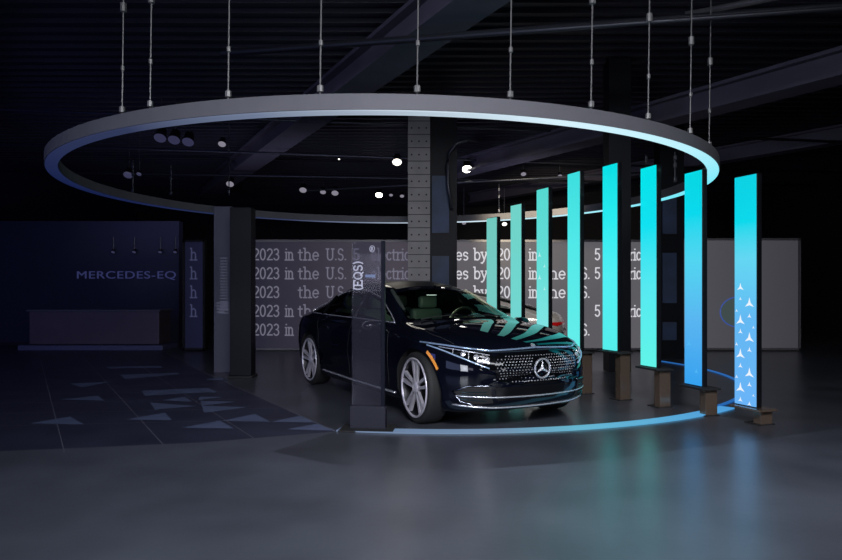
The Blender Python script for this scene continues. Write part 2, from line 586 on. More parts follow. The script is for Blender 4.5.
G = {
    'i': (.34, [[(.17, 0), (.17, .66)], [(.02, 0), (.32, 0)], [(.04, .66), (.17, .66)], [(.13, .92), (.21, .92)]]),
    'n': (.76, [[(.15, 0), (.15, .66)], [(.02, .66), (.15, .66)], [(0, 0), (.3, 0)], [(.42, 0), (.72, 0)], arc(.36, .42, .21, .24, 180, 0) + [(.57, 0)]]),
    'h': (.76, [[(.15, 0), (.15, 1)], [(.02, 1), (.15, 1)], [(0, 0), (.3, 0)], [(.42, 0), (.72, 0)], arc(.36, .42, .21, .24, 180, 0) + [(.57, 0)]]),
    't': (.46, [[(.18, .88)] + [(.18, .15)] + arc(.28, .12, .1, .12, 180, 300, 4), [(.02, .64), (.38, .64)]]),
    'e': (.62, [[(.08, .34), (.52, .34)], arc(.3, .33, .23, .33, 0, 320, 14)]),
    'c': (.58, [arc(.3, .33, .23, .33, 45, 320, 12)]),
    'l': (.34, [[(.17, 0), (.17, 1)], [(.02, 0), (.32, 0)], [(.04, 1), (.17, 1)]]),
    'r': (.5, [[(.15, 0), (.15, .66)], [(.02, .66), (.15, .66)], [(0, 0), (.32, 0)], arc(.38, .38, .22, .26, 170, 60, 5)]),
    'v': (.64, [[(.08, .66), (.32, 0), (.56, .66)], [(0, .66), (.2, .66)], [(.44, .66), (.64, .66)]]),
    's': (.52, [[(.44, .54)] + arc(.26, .5, .17, .16, 45, 250, 6) + arc(.26, .17, .18, .17, 80, -140, 7)]),
    'b': (.68, [[(.13, 0), (.13, 1)], [(.0, 1), (.13, 1)], arc(.35, .33, .24, .33, 160, -160, 14)]),
    'y': (.64, [[(.08, .66), (.33, .02)], [(.56, .66), (.28, -.12), (.14, -.28), (.04, -.24)], [(0, .66), (.2, .66)], [(.44, .66), (.64, .66)]]),
    'a': (.62, [arc(.28, .48, .18, .18, 150, 0, 6) + [(.46, .06), (.56, 0)], arc(.26, .18, .19, .18, 30, 330, 12)]),
    'U': (.86, [[(.16, .95), (.16, .3)] + arc(.42, .28, .26, .28, 180, 360, 8) + [(.68, .95)], [(.02, .95), (.3, .95)], [(.56, .95), (.82, .95)]]),
    'S': (.66, [[(.54, .8)] + arc(.32, .72, .22, .24, 35, 250, 7) + arc(.32, .24, .24, .25, 80, -150, 8)]),
    '.': (.3, [[(.1, .04), (.18, .04)]]),
    '2': (.62, [arc(.3, .7, .22, .25, 160, -20, 7) + [(.08, .03), (.54, .03)]]),
    '0': (.64, [arc(.3, .48, .22, .47, 0, 360, 18)]),
    '3': (.62, [arc(.28, .72, .2, .23, 150, -90, 7) + arc(.28, .25, .23, .25, 90, -155, 8)]),
    '5': (.62, [[(.5, .94), (.13, .94), (.1, .52)] + arc(.28, .3, .23, .28, 120, -150, 9)]),
    '(': (.36, [arc(.5, .45, .4, .7, 130, 230, 8)]),
    ')': (.36, [arc(-.14, .45, .4, .7, 50, -50, 8)]),
    'E': (.72, [[(.14, 0), (.14, .95)], [(0, 0), (.62, 0), (.62, .16)], [(0, .95), (.6, .95), (.6, .8)], [(.14, .5), (.46, .5)]]),
    'Q': (.82, [arc(.38, .48, .32, .47, 0, 360, 18), [(.42, .2), (.72, -.12)]]),
    'R': (.78, [[(.14, 0), (.14, .95)], [(0, 0), (.28, 0)], [(0, .95), (.36, .95)] + arc(.36, .73, .22, .22, 90, -90, 6) + [(.14, .5)], [(.36, .5), (.66, 0), (.76, 0)]]),
    ' ': (.32, []),
}


def text_width(s):
    return sum(G[c][0] for c in s)


def stroke_text(bm, s, o, ux, uz, h, w, nrm, sx_=1.0):
    """lay the string out from o along ux, letters h tall, stroke w"""
    x = 0
    for ch in s:
        adv, strokes = G[ch]
        for st in strokes:
            for i in range(len(st) - 1):
                a = Vector(((x + st[i][0]) * h * sx_, st[i][1] * h))
                b = Vector(((x + st[i + 1][0]) * h * sx_, st[i + 1][1] * h))
                d = b - a
                if d.length < 1e-6:
                    continue
                d.normalize()
                n = Vector((-d.y, d.x)) * w / 2
                e = d * w * .3
                q = [a - e - n, b + e - n, b + e + n, a - e + n]
                bm.faces.new([bm.verts.new(o + ux * p.x + uz * p.y + nrm) for p in q])
        x += adv
    return x * h * sx_


# ---------------------------------------------------------------- screen wall
WY = 14.9
UX, UZ, NF = Vector((1, 0, 0)), Vector((0, 0, 1)), Vector((0, -.006, 0))
WORDS = [('each', 173, 197.5), ('2023', 253, 280), ('in', 285, 294), ('the', 298, 319.5), ('U.S.', 326, 347), ('5', 353, 360), ('electric', 371, 410), ('vehicles', 418, 468.5),
         ('by', 473.5, 487.5), ('2023', 497, 524), ('in', 528.5, 538), ('the', 543, 566), ('U.S.', 571, 590), ('5', 594.5, 600.5), ('electric', 607, 641), ('vehicles', 648, 698)]
TH = .262


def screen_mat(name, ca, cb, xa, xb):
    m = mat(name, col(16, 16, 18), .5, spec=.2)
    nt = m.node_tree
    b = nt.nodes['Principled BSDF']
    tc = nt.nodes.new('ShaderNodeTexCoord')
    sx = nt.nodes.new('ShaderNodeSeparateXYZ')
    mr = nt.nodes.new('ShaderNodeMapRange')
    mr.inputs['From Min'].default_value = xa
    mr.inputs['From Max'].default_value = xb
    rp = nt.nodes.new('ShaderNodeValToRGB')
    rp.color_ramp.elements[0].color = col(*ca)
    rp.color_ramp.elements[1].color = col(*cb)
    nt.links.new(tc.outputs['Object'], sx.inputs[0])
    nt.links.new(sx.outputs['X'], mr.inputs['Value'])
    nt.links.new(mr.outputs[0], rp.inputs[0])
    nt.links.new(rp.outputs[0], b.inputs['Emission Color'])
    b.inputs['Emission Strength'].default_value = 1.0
    return m


def screen(x0, x1, ca, cb, rows, label, letters, ytop=240, ybot=350, skip=()):
    """x0,x1 photo columns; rows = photo baselines"""
    X0, X1 = (x0 - 421) / F * WY, (x1 - 421) / F * WY
    zt = HC + (H0 - ytop) / F * WY
    zb = HC + (H0 - ybot) / F * WY
    root = empty('screen_wall', ((X0 + X1) / 2, WY + .06, 0), 0, label, 'video wall', 'text screens behind the car')
    cx = (X0 + X1) / 2
    bm = bmesh.new()
    box(bm, (0, 0, (zt + zb) / 2), (X1 - X0 - .06, .12, zt - zb - .06))
    link('display', bm, screen_mat('screen_glow', ca, cb, -(X1 - X0) / 2, (X1 - X0) / 2), root)
    bm = bmesh.new()
    for c, s in (((0, -.01, zt - .02), (X1 - X0, .16, .05)), ((0, -.01, zb + .02), (X1 - X0, .16, .05)),
                 ((-(X1 - X0) / 2 + .02, -.01, (zt + zb) / 2), (.05, .16, zt - zb)), (((X1 - X0) / 2 - .02, -.01, (zt + zb) / 2), (.05, .16, zt - zb))):
        box(bm, c, s)
    link('display_frame', bm, M_frame if x0 > 240 else M_blackmatte, root)
    bm = bmesh.new()
    box(bm, (0, .15, zb / 2), (X1 - X0 - .1, .3, zb - .01))
    link('plinth', bm, M_blackmatte, root)
    if rows:
        bm = bmesh.new()
        for ri, yb in enumerate(rows):
            z = HC + (H0 - yb) / F * WY
            for w, wa, wb in WORDS:
                xa, xb = (wa - 421) / F * WY, (wb - 421) / F * WY
                if xb < X0 or xa > X1 or (ri, wa) in skip:
                    continue
                sx_ = (xb - xa) / (text_width(w) * TH)
                t = xa
                for ch in w:
                    cw = G[ch][0] * TH * sx_
                    if t > X0 + .05 and t + cw < X1 - .03:
                        stroke_text(bm, ch, Vector((t - cx, -.065, z)), UX, UZ, TH, .03, NF, sx_)
                    t += cw
        link('screen_text', bm, letters, root, normals=False)
    return root


rows = [260, 278.8, 297.6, 316.4, 335.2]
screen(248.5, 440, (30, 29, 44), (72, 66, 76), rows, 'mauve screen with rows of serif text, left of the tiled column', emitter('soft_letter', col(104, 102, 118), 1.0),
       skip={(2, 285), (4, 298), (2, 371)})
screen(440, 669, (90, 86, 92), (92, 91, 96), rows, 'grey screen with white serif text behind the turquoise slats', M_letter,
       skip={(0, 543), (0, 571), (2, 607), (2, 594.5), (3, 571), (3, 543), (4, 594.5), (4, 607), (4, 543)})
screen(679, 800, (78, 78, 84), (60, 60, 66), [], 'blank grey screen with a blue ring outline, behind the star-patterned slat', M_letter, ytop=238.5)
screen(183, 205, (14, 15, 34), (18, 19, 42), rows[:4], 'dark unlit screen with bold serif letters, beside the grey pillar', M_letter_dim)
# blue outline on the blank screen
bm = bmesh.new()
cc = at(739, 312, WY - .09)
pts = [cc + Vector((.42 * math.cos(a), 0, .34 * math.sin(a))) for a in [2 * PI * i / 40 for i in range(40)]]
sr = bpy.data.objects['screen_wall.002']
tube(bm, [p - sr.location for p in pts], .014, 6, closed=True)
link('ring_graphic', bm, emitter('blue_outline', col(56, 78, 150), 1.0), sr)
bm = bmesh.new()
bm.faces.new([bm.verts.new(p - sr.location + Vector((0, .012, 0))) for p in pts])
link('disc_graphic', bm, emitter('olive_disc', col(62, 74, 74), 1.0), sr)

# ---------------------------------------------------------------- structural columns
def column(name, pxl, pxs, pxr, Y, zt, ml, mr_, panes, holes=False, dp=.35):
    """left face from pxl to pxs, front/right face pxs to pxr"""
    xl, xs, xr = [(p - 421) / F * Y for p in (pxl, pxs, pxr)]
    bm = bmesh.new()
    box(bm, ((xl + xr) / 2, Y + dp / 2, zt / 2), (xr - xl, dp, zt), mi=1)
    if pxs > pxl:
        box(bm, ((xl + xs) / 2, Y - .02, zt / 2), (xs - xl, .06, zt), mi=0)
        z = .2
        while z < zt - .1:      # tile courses
            box(bm, ((xl + xs) / 2, Y - .053, z), (xs - xl, .008, .012), mi=2)
            if holes:
                for j in range(3):
                    box(bm, (xl + (xs - xl) * (j + .5) / 3, Y - .053, z + .13), (.03, .008, .03), mi=2)
            z += .27
    for (a, b, t, u) in panes:
        A, B = at(a, t, Y), at(b, u, Y)
        box(bm, ((A.x + B.x) / 2, Y - .015, (A.z + B.z) / 2), (B.x - A.x, .04, A.z - B.z), mi=3)
    return tag(link(name, bm, [ml, mr_, M_blackmatte, M_colpane]), kind='structure')


column('column', 408, 430, 457, 13.4, ZC, M_colgrey, M_coldark, [(432, 449, 176, 233), (432, 449, 256, 345)], True)
column('column', 609, 609, 631, 11.0, ZC, M_coldark, M_coldark, [])
column('column', 660, 660, 684, 13.2, ZC, M_coldark, M_coldark, [(662, 676, 196, 234), (662, 676, 253, 303), (662, 676, 322, 340)])

# ---------------------------------------------------------------- left: pillar banner, dark totem, brand wall, counter
# grey pillar with printed lines
a, b = at(213, 206, 10.9), at(231, 350, 10.9)
root = empty('banner_pillar', ((a.x + b.x) / 2, 11.0, 0), 0, 'tall grey pillar banner with small printed lines, left of the dark tower', 'banner')
bm = bmesh.new()
box(bm, (0, 0, a.z / 2), (b.x - a.x, .12, a.z), bev=.006)
link('panel', bm, mat('pillar_grey', col(56, 56, 74), .6), root)
bm = bmesh.new()
for i in range(20):
    zz = at(0, 258 + i * 2.9, 10.9).z
    box(bm, (.02, -.063, zz), (.12 if i < 18 else .16, .006, .016), Matrix.Rotation(.0, 4, 'Y'))
for i in range(4):
    zz = at(0, 303 + i * 3.0, 10.9).z
    box(bm, (.0 - (.03 if i == 3 else 0), -.063, zz), (.2 if i < 3 else .12, .006, .02))
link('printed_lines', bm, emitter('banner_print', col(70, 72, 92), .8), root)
# dark tower
a, b = at(229.5, 207, 10.2), at(251, 378, 10.2)
root = empty('dark_tower', ((a.x + b.x) / 2, 10.35, 0), 0, 'plain near-black freestanding tower standing between the grey pillar and the text screen', 'tower')
bm = bmesh.new()
box(bm, (0, 0, a.z / 2 + .02), (b.x - a.x, .28, a.z - .04), bev=.008)
link('body', bm, mat('navy_black_panel', col(9, 10, 18), .5, spec=.15), root)
bm = bmesh.new()
box(bm, (0, 0, .02), (b.x - a.x + .05, .33, .04), bev=.004)
link('foot_plate', bm, M_blackmatte, root)

# partition with the brand name
bm = bmesh.new()
box(bm, (-9.6, 17.6, 1.6), (6.4, .3, 3.2))
tag(link('wall_sign_side', bm, M_wall_navy), kind='structure')
cu = bpy.data.curves.new('sign_text', 'FONT')
cu.body = 'MERCEDES-EQ'
cu.size = .34
cu.extrude = .01
cu.space_character = 1.08
to = bpy.data.objects.new('tmp', cu)
C.objects.link(to)
bpy.context.view_layer.update()
dg = bpy.context.evaluated_depsgraph_get()
me = bpy.data.meshes.new_from_object(to.evaluated_get(dg))
bpy.data.objects.remove(to)
wmax = max(v.co.x for v in me.vertices)
WANT = (176 - 76) / F * 17.4
for v in me.vertices:
    v.co = Vector((v.co.x * WANT / wmax, -v.co.z, v.co.y * .82))
me.materials.clear()
me.materials.append(M_sign)
so = bpy.data.objects.new('brand_sign', me)
C.objects.link(so)
so.location = at(76, 278.5, 17.43)
tag(so, 'dim wide capital lettering on the navy partition wall', 'sign')

# reception counter
root = empty('reception_counter', (-7.55, 15.6, 0), 0, 'long brown-grey reception counter in front of the brand wall', 'counter')
bm = bmesh.new()
box(bm, (0, 0, .50), (3.0, .7, .76), bev=.01)
link('body', bm, mat('brown_laminate', col(74, 62, 74), .5, noise=(2, .12)), root)
bm = bmesh.new()
box(bm, (0, 0, .90), (3.1, .8, .04), bev=.01)
link('worktop', bm, M_totem, root)
bm = bmesh.new()
box(bm, (0, -.05, .05), (3.3, 1.0, .12), bev=.01)
link('plinth', bm, mat('plinth_grey', col(70, 74, 106), .5), root)

# ---------------------------------------------------------------- glass totem in front of the car
a, b = at(351, 242, 6.42), at(385, 428, 6.42)
TX = (a.x + b.x) / 2
root = empty('glass_totem', (TX, 6.46, 0), -.10, 'tall see-through glass information totem on a dark foot in front of the car doors', 'information stand')
wid = b.x - a.x
M_tglass = glass('veil_glass', col(70, 70, 84), (.84, .84, .88, 1), .04, add=.10)
bm = bmesh.new()
box(bm, (-.012, 0, (a.z + .22) / 2), (wid - .03, .014, a.z - .22))
link('glass_pane', bm, M_tglass, root)
bm = bmesh.new()
box(bm, (wid / 2 - .016, -.012, (a.z + .2) / 2), (.036, .05, a.z - .18), bev=.003)
link('side_post', bm, mat('navy_post', col(8, 11, 24), .6, spec=.1), root)
bm = bmesh.new()
box(bm, (0, 0, .12), (wid + .02, .09, .22), bev=.004)
link('foot_box', bm, mat('totem_foot', col(26, 27, 38), .5, spec=.2), root)
bm = bmesh.new()
box(bm, (.0, .0, .008), (wid + .20, .34, .016), bev=.003)
link('foot_plate', bm, M_blackmatte, root)
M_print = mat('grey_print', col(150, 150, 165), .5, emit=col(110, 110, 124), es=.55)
bm = bmesh.new()
stroke_text(bm, '(EQS)', Vector((-wid / 2 + .105, -.010, a.z - .47)), Vector((0, 0, 1)), Vector((-1, 0, 0)), .085, .013, Vector((0, -.002, 0)), 1.15)
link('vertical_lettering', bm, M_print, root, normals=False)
bm = bmesh.new()
rc = Vector((.04, -.012, a.z - .065))
tube(bm, [rc + Vector((.024 * math.cos(t), 0, .03 * math.sin(t))) for t in [2 * PI * i / 20 for i in range(20)]], .003, 5, closed=True)
stroke_text(bm, 'R', rc + Vector((-.012, 0, -.015)), Vector((1, 0, 0)), Vector((0, 0, 1)), .032, .006, Vector((0, -.002, 0)))
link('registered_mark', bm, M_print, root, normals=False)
bm = bmesh.new()
box(bm, (0.02, -.009, a.z - .33), (.10, .003, .028), bev=.001)
link('blue_graphic', bm, mat('blue_grey_print', col(80, 96, 130), .5), root)

# ---------------------------------------------------------------- spotlights
M_can = mat('spot_housing', col(26, 26, 32), .4, metal=.3)
LAMPS = {}
for nm, c, s in (('off', (52, 52, 80), .9), ('dim', (120, 116, 128), 1.2), ('on', (250, 244, 232), 3.0), ('hot', (255, 250, 238), 14.0)):
    LAMPS[nm] = emitter('lamp_lens_' + nm, col(*c), s)
SPOTS = [
    (160, 138, 4.4, .24, 'off', 'dim oval spotlight, first of the row of three counted from the navy hall wall'),
    (174, 140, 4.4, .24, 'off', 'dim oval spotlight, middle one of the row of three'),
    (188, 142, 4.4, .24, 'off', 'dim oval spotlight, third of the row of three, nearest the big beam'),
    (222, 144, 4.4, .16, 'dim', 'small cone spotlight hanging right of the three dim oval spotlights'),
    (230, 184, 4.4, .22, 'dim', 'pale spotlight glowing above the grey pillar banner'),
    (128, 175, 4.2, .22, 'off', 'unlit spotlight above the brand wall, larger of two side by side'),
    (139, 174, 4.2, .12, 'off', 'unlit spotlight above the brand wall, smaller of two side by side'),
    (303, 190, 4.4, .22, 'dim', 'pale round spotlight alone above the left text screen'),
    (323, 192, 4.4, .18, 'dim', 'pale spotlight paired above the left text screen, tilted one'),
    (335, 193, 4.4, .22, 'dim', 'pale spotlight paired above the left text screen, flatter one'),
    (379, 195, 4.4, .22, 'hot', 'brightest spotlight, glaring with warm light left of the tiled column'),
    (391, 195, 4.4, .12, 'dim', 'small spotlight directly beside the brightest spotlight'),
    (402, 196, 4.4, .14, 'dim', 'small spotlight touching the tiled column edge'),
    (397, 162, 4.4, .22, 'on', 'white spotlight above the brightest spotlight, beside the tiled column top'),
    (467, 169, 4.4, .24, 'hot', 'white round spotlight between the tiled column and the slats'),
    (523.5, 174, 4.4, .14, 'dim', 'small tilted spotlight hanging over the second smallest slat'),
    (560, 176, 4.4, .12, 'dim', 'small spotlight hanging beside the top of the fifth slat'),
    (504.5, 224, 3.2, .14, 'on', 'low white spotlight seen between the two smallest slats'),
    (464, 223, 3.2, .12, 'dim', 'low pale spotlight just under the far side of the ring'),
    (339, 159, 4.6, .05, 'on', 'tiny white point light under the ceiling deck'),
    (113, 252, 2.9, .10, 'off', 'small dim downlight over the brand wall, outermost'),
    (134, 252, 2.9, .10, 'off', 'small dim downlight over the brand wall, second from the hall wall'),
    (160, 252, 2.9, .10, 'off', 'small dim downlight over the brand wall, third from the hall wall'),
    (175, 252, 2.9, .10, 'off', 'small dim downlight over the brand wall, nearest the grey pillar'),
]
for (px, py, z, d, lv, lab) in SPOTS:
    Y = F * (z - HC) / (H0 - py)
    if lv == 'off' and z < 3:
        Y = 17.3
        z = HC + (H0 - py) / F * Y
    p = Vector(((px - 421) / F * Y, Y, z))
    root = empty('spotlight', p, 0, lab, 'spotlight', 'spotlights under the ceiling' if z > 3.0 else 'downlights over the brand wall')
    aim = Vector((-p.x * .25, -Y, -(z - HC) * 1.6 - Y * .95)).normalized()
    Mr = aim.to_track_quat('Z', 'Y').to_matrix().to_4x4()
    r = d / 2
    bm = bmesh.new()
    lathe(bm, [(r * .35, -d * 1.1), (r * .75, -d * 1.0), (r * .85, -d * .4), (r * 1.08, -.01), (r * 1.08, .01), (r * 1.0, .012), (r * .98, -.004)], 20, Mr)
    link('housing', bm, M_can, root, smooth=False)
    bm = bmesh.new()
    lathe(bm, [(r * .97, -.006), (r * .97, .002), (r * .5, .008), (.002, .01)], 20, Mr)
    link('lens', bm, LAMPS[lv], root)
    bm = bmesh.new()
    top = ZC if z > 3 else z + .45
    tube(bm, [(0, d * .25, d * .2), (0, d * .3, d * .9), (0, d * .3, min(top - z, 1.0 if z > 3.0 else .4))], .010, 6)
    link('bracket', bm, M_cable, root)
# hanging rods on the truss
for (px, y0, y1, Y, lab) in [(229, 92, 196, 14.5, 'thin hanging rod left of the big beam'), (171, 165, 195, 14.5, 'thin hanging rod over the brand wall'),
                             (133, 160, 192, 13.5, 'thin hanging rod beside the unlit spotlights'), (499, 184, 212, 15.8, 'short drop rod above the smallest slat'),
                             (675, 152, 181, 10.5, 'short rod hanging beside the top of the blue slat'), (646, 155, 170, 12.0, 'short rod hanging near the column with blue panes')]:
    a, b = at(px, y0, Y), at(px, y1, Y)
    a.z = min(a.z, ZC)
    bm = bmesh.new()
    tube(bm, [a, b], .012, 6)
    for t in (.2, .45, .95):
        q = a.lerp(b, t)
        box(bm, q, (.05, .05, .08), bev=.01)
    tag(link('hanging_rod', bm, M_cable), lab, 'rod', 'rods hanging under the ceiling')

# ================================================================ the car
def pchip(xs, ys):
    xs, ys = np.array(xs, float), np.array(ys, float)
    o = np.argsort(xs)
    xs, ys = xs[o], ys[o]
    h = np.diff(xs)
    d = np.diff(ys) / h
    m = np.zeros(len(xs))
    for i in range(1, len(xs) - 1):
        if d[i - 1] * d[i] > 0:
            w1, w2 = 2 * h[i] + h[i - 1], h[i] + 2 * h[i - 1]
            m[i] = (w1 + w2) / (w1 / d[i - 1] + w2 / d[i])
    m[0], m[-1] = d[0], d[-1]

    def f(x):
        x = min(max(x, xs[0]), xs[-1])
        i = min(max(int(np.searchsorted(xs, x)) - 1, 0), len(xs) - 2)
        t = (x - xs[i]) / h[i]
        return float((1 + 2 * t) * (1 - t) ** 2 * ys[i] + t * (1 - t) ** 2 * h[i] * m[i] + t * t * (3 - 2 * t) * ys[i + 1] + t * t * (t - 1) * h[i] * m[i + 1])
    return f


KX = [.87, .84, .76, .60, .35, 0, -.35, -.6, -.9, -1.3, -1.8, -2.3, -2.8, -3.2, -3.6, -3.95, -4.2, -4.32, -4.345]
zt_ = pchip(KX, [.60, .70, .80, .875, .935, .99, 1.03, 1.09, 1.24, 1.40, 1.485, 1.485, 1.43, 1.345, 1.225, 1.12, 1.06, .92, .80])
zb_ = pchip(KX, [.46, .30, .21, .17, .16, .16, .16, .16, .16, .16, .16, .16, .16, .16, .17, .21, .27, .38, .55])
wm_ = pchip(KX, [.56, .74, .83, .885, .925, .95, .95, .948, .948, .948, .948, .95, .955, .96, .95, .91, .84, .74, .60])
ze_ = pchip(KX, [.575, .655, .735, .795, .855, .905, .935, .955, .965, .975, .985, .99, .995, .995, .99, .975, .935, .85, .75])
wr_ = pchip(KX, [.38, .50, .57, .62, .66, .69, .71, .715, .68, .62, .585, .57, .55, .54, .54, .55, .55, .50, .40])
zr_ = pchip(KX, [.595, .69, .785, .850, .905, .955, .985, 1.03, 1.15, 1.31, 1.405, 1.41, 1.345, 1.25, 1.14, 1.055, 1.00, .89, .785])


def section(x):
    wm, ze, wr, zr, zt, zb = wm_(x), ze_(x), wr_(x), zr_(x), zt_(x), zb_(x)
    wb = wm - .085
    mid = zb + (ze - zb) * .52
    p = [(0, zb), (wm - .30, zb), (wm - .10, zb + .01), (wm - .035, zb + (ze - zb) * .16), (wm - .02, zb + (ze - zb) * .32), (wm, mid), (wm - .012, zb + (ze - zb) * .78),
         (wm - .04, zb + (ze - zb) * .92), (wb, ze), ((wb + wr) / 2 + .012, (ze + zr) / 2 + .012), (wr, zr), (wr * .62, zr + (zt - zr) * .66), (wr * .3, zr + (zt - zr) * .93), (0, zt)]
    return p


def cr(p0, p1, p2, p3, t):
    out = []
    for a, b, c, d in zip(p0, p1, p2, p3):
        out.append(.5 * ((2 * b) + (-a + c) * t + (2 * a - 5 * b + 4 * c - d) * t * t + (-a + 3 * b - 3 * c + d) * t ** 3))
    return out


def half_curve(x, n=5):
    p = section(x)
    ext = [(-p[1][0], p[1][1])] + p + [(-p[-2][0], p[-2][1])]
    out = []
    for i in range(1, len(ext) - 2):
        for k in range(n):
            out.append(cr(ext[i - 1], ext[i], ext[i + 1], ext[i + 2], k / n))
    out.append(p[-1])
    return out


def warp(x, y):
    if x > -.1:
        s = min(1, (x + .1) / .97)
        return x - s * .38 * (abs(y) / .93) ** 2.9
    if x < -3.4:
        s = (-3.4 - x) / .945
        return x + s * .30 * (abs(y) / .93) ** 2.6
    return x


xs = []
for i in range(150):
    t = i / 149
    u = .5 - .5 * math.cos(PI * t)
    xs.append(.87 - 5.215 * (.55 * u + .45 * t))
bm = bmesh.new()
rings = []
for x in xs:
    hc_ = half_curve(x)
    pts = [(y_, z_) for y_, z_ in hc_] + [(-y_, z_) for y_, z_ in hc_[-2:0:-1]]
    rings.append([bm.verts.new((warp(x, p[0]), p[0], p[1])) for p in pts])
n = len(rings[0])
for i in range(len(rings) - 1):
    for k in range(n):
        bm.faces.new((rings[i][k], rings[i][(k + 1) % n], rings[i + 1][(k + 1) % n], rings[i + 1][k]))
for ring_, x in ((rings[0], .872), (rings[-1], -4.348)):
    # shrink a few loops towards a centre so that the ends are gently domed
    c = sum((v.co for v in ring_), Vector()) / n
    prev = ring_
    for s, dx in ((.7, .010), (.4, .016), (.15, .018)):
        sg = 1 if x > 0 else -1
        new = [bm.verts.new(Vector((v.co.x + sg * dx, c.y + (v.co.y - c.y) * s, c.z + (v.co.z - c.z) * s))) for v in ring_]
        for k in range(n):
            bm.faces.new((prev[k], prev[(k + 1) % n], new[(k + 1) % n], new[k]))
        prev = new
    bm.faces.new(prev)
bmesh.ops.recalc_face_normals(bm, faces=bm.faces)
M_paint = mat('midnight_paint', col(7, 9, 18), .5, metal=.0, coat=1.0, spec=.0, coat_rough=.012)
M_arch = mat('arch_liner', col(6, 6, 8), .9)
shell_ref = BVHTree.FromBMesh(bm)        # whole surface, used to lay windows, lamps and trims on the body

car = empty('sedan_car', (0, 0, 0), 0, 'glossy midnight-blue fastback sedan parked inside the blue floor light arc', 'car', 'cars on display')
body = link('body', bm, [M_paint, M_arch], car, smooth=True)
# wheel wells
WR, WX, WY_ = .365, (0.0, -3.205), .945
cb = bmesh.new()
for wx in WX:
    for s in (-1, 1):
        Mw = Matrix.Translation((wx, s * .60, .355)) @ Matrix.Rotation(-s * PI / 2, 4, 'X')
        lathe(cb, [(.405, 0), (.405, .6)], 48, Mw)
cut = link('cut', cb, M_arch)
md = body.modifiers.new('b', 'BOOLEAN')
md.object = cut
md.operation = 'DIFFERENCE'
md.solver = 'EXACT'
md.material_mode = 'TRANSFER'
bpy.context.view_layer.update()
dg = bpy.context.evaluated_depsgraph_get()
nm = bpy.data.meshes.new_from_object(body.evaluated_get(dg))
body.modifiers.clear()
body.data = nm
nm.name = 'body'
bpy.data.objects.remove(cut)
for p in nm.polygons:
    p.use_smooth = True
nm.set_sharp_from_angle(angle=math.radians(40))


# ---- surface projection
def inside(poly, x, y):
    c = False
    for i in range(len(poly)):
        (x1, y1), (x2, y2) = poly[i], poly[i - 1]
        if (y1 > y) != (y2 > y) and x < (x2 - x1) * (y - y1) / (y2 - y1) + x1:
            c = not c
    return c


def cast(plane, a, b, side=1):
    if plane == 'front':
        o, d = Vector((3, a, b)), Vector((-1, 0, 0))
    elif plane == 'rear':
        o, d = Vector((-7, a, b)), Vector((1, 0, 0))
    elif plane == 'side':
        o, d = Vector((a, side * 3, b)), Vector((0, -side, 0))
    else:
        o, d = Vector((a, b, 4)), Vector((0, 0, -1))
    h = shell_ref.ray_cast(o, d)
    if h[0] is None:
        return None
    nn = h[1]
    if nn.dot(d) > 0:
        nn = -nn
    return h[0], nn


def clip(poly, ax, val, keep_less):
    out = []
    for i in range(len(poly)):
        p, q = poly[i - 1], poly[i]
        ip = (p[ax] <= val) if keep_less else (p[ax] >= val)
        iq = (q[ax] <= val) if keep_less else (q[ax] >= val)
        if ip != iq:
            t = (val - p[ax]) / (q[ax] - p[ax])
            out.append((p[0] + (q[0] - p[0]) * t, p[1] + (q[1] - p[1]) * t))
        if iq:
            out.append(q)
    return out


def patch(name, poly, plane, m, parent, side=1, off=.004, res=.05, mi=None):
    bm = bmesh.new()
    x0, x1 = min(p[0] for p in poly), max(p[0] for p in poly)
    y0, y1 = min(p[1] for p in poly), max(p[1] for p in poly)
    cache = {}

    def V(p):
        k = (round(p[0], 5), round(p[1], 5))
        if k not in cache:
            h = cast(plane, p[0], p[1], side)
            cache[k] = bm.verts.new(h[0] + h[1] * off) if h else None
        return cache[k]
    nx, ny = max(1, math.ceil((x1 - x0) / res)), max(1, math.ceil((y1 - y0) / res))
    for i in range(nx):
        a, b = x0 + (x1 - x0) * i / nx, x0 + (x1 - x0) * (i + 1) / nx
        pc = clip(clip(poly, 0, a, False), 0, b, True)
        if len(pc) < 3:
            continue
        for j in range(ny):
            c, d = y0 + (y1 - y0) * j / ny, y0 + (y1 - y0) * (j + 1) / ny
            q = clip(clip(pc, 1, c, False), 1, d, True)
            if len(q) < 3:
                continue
            vs = []
            for p in q:
                v = V(p)
                if v is not None and v not in vs:
                    vs.append(v)
            if len(vs) >= 3:
                try:
                    bm.faces.new(vs)
                except ValueError:
                    pass
    return link(name, bm, m, parent, smooth=True)


def line_pts(pts, plane, side=1, off=.004, step=.04):
    out = []
    for i in range(len(pts) - 1):
        a, b = Vector(pts[i]), Vector(pts[i + 1])
        k = max(1, int((b - a).length / step))
        for j in range(k + (1 if i == len(pts) - 2 else 0)):
            q = a.lerp(b, j / k)
            h = cast(plane, q.x, q.y, side)
            if h:
                out.append(h[0] + h[1] * off)
    return out


def trim(name, pts, plane, r, m, parent, side=1, off=.004, nseg=6):
    bm = bmesh.new()
    L = line_pts(pts, plane, side, off)
    if len(L) < 2:
        bm.free()
        return None
    tube(bm, L, r, nseg)
    return link(name, bm, m, parent, smooth=True)


# ---- openings for the glass
WS = [(-.57, -.70), (-.44, -.42), (-.39, 0), (-.44, .42), (-.57, .70), (-1.24, .565), (-1.21, 0), (-1.24, -.565)]
RW = [(-2.95, -.50), (-2.90, 0), (-2.95, .50), (-3.85, .50), (-3.92, 0), (-3.85, -.50)]
SW = [(-.66, .995), (-.95, 1.115), (-1.3, 1.26), (-1.8, 1.36), (-2.3, 1.365), (-2.8, 1.30), (-3.2, 1.19), (-3.5, 1.07), (-3.4, 1.035), (-2.5, 1.02), (-1.5, 1.01)]


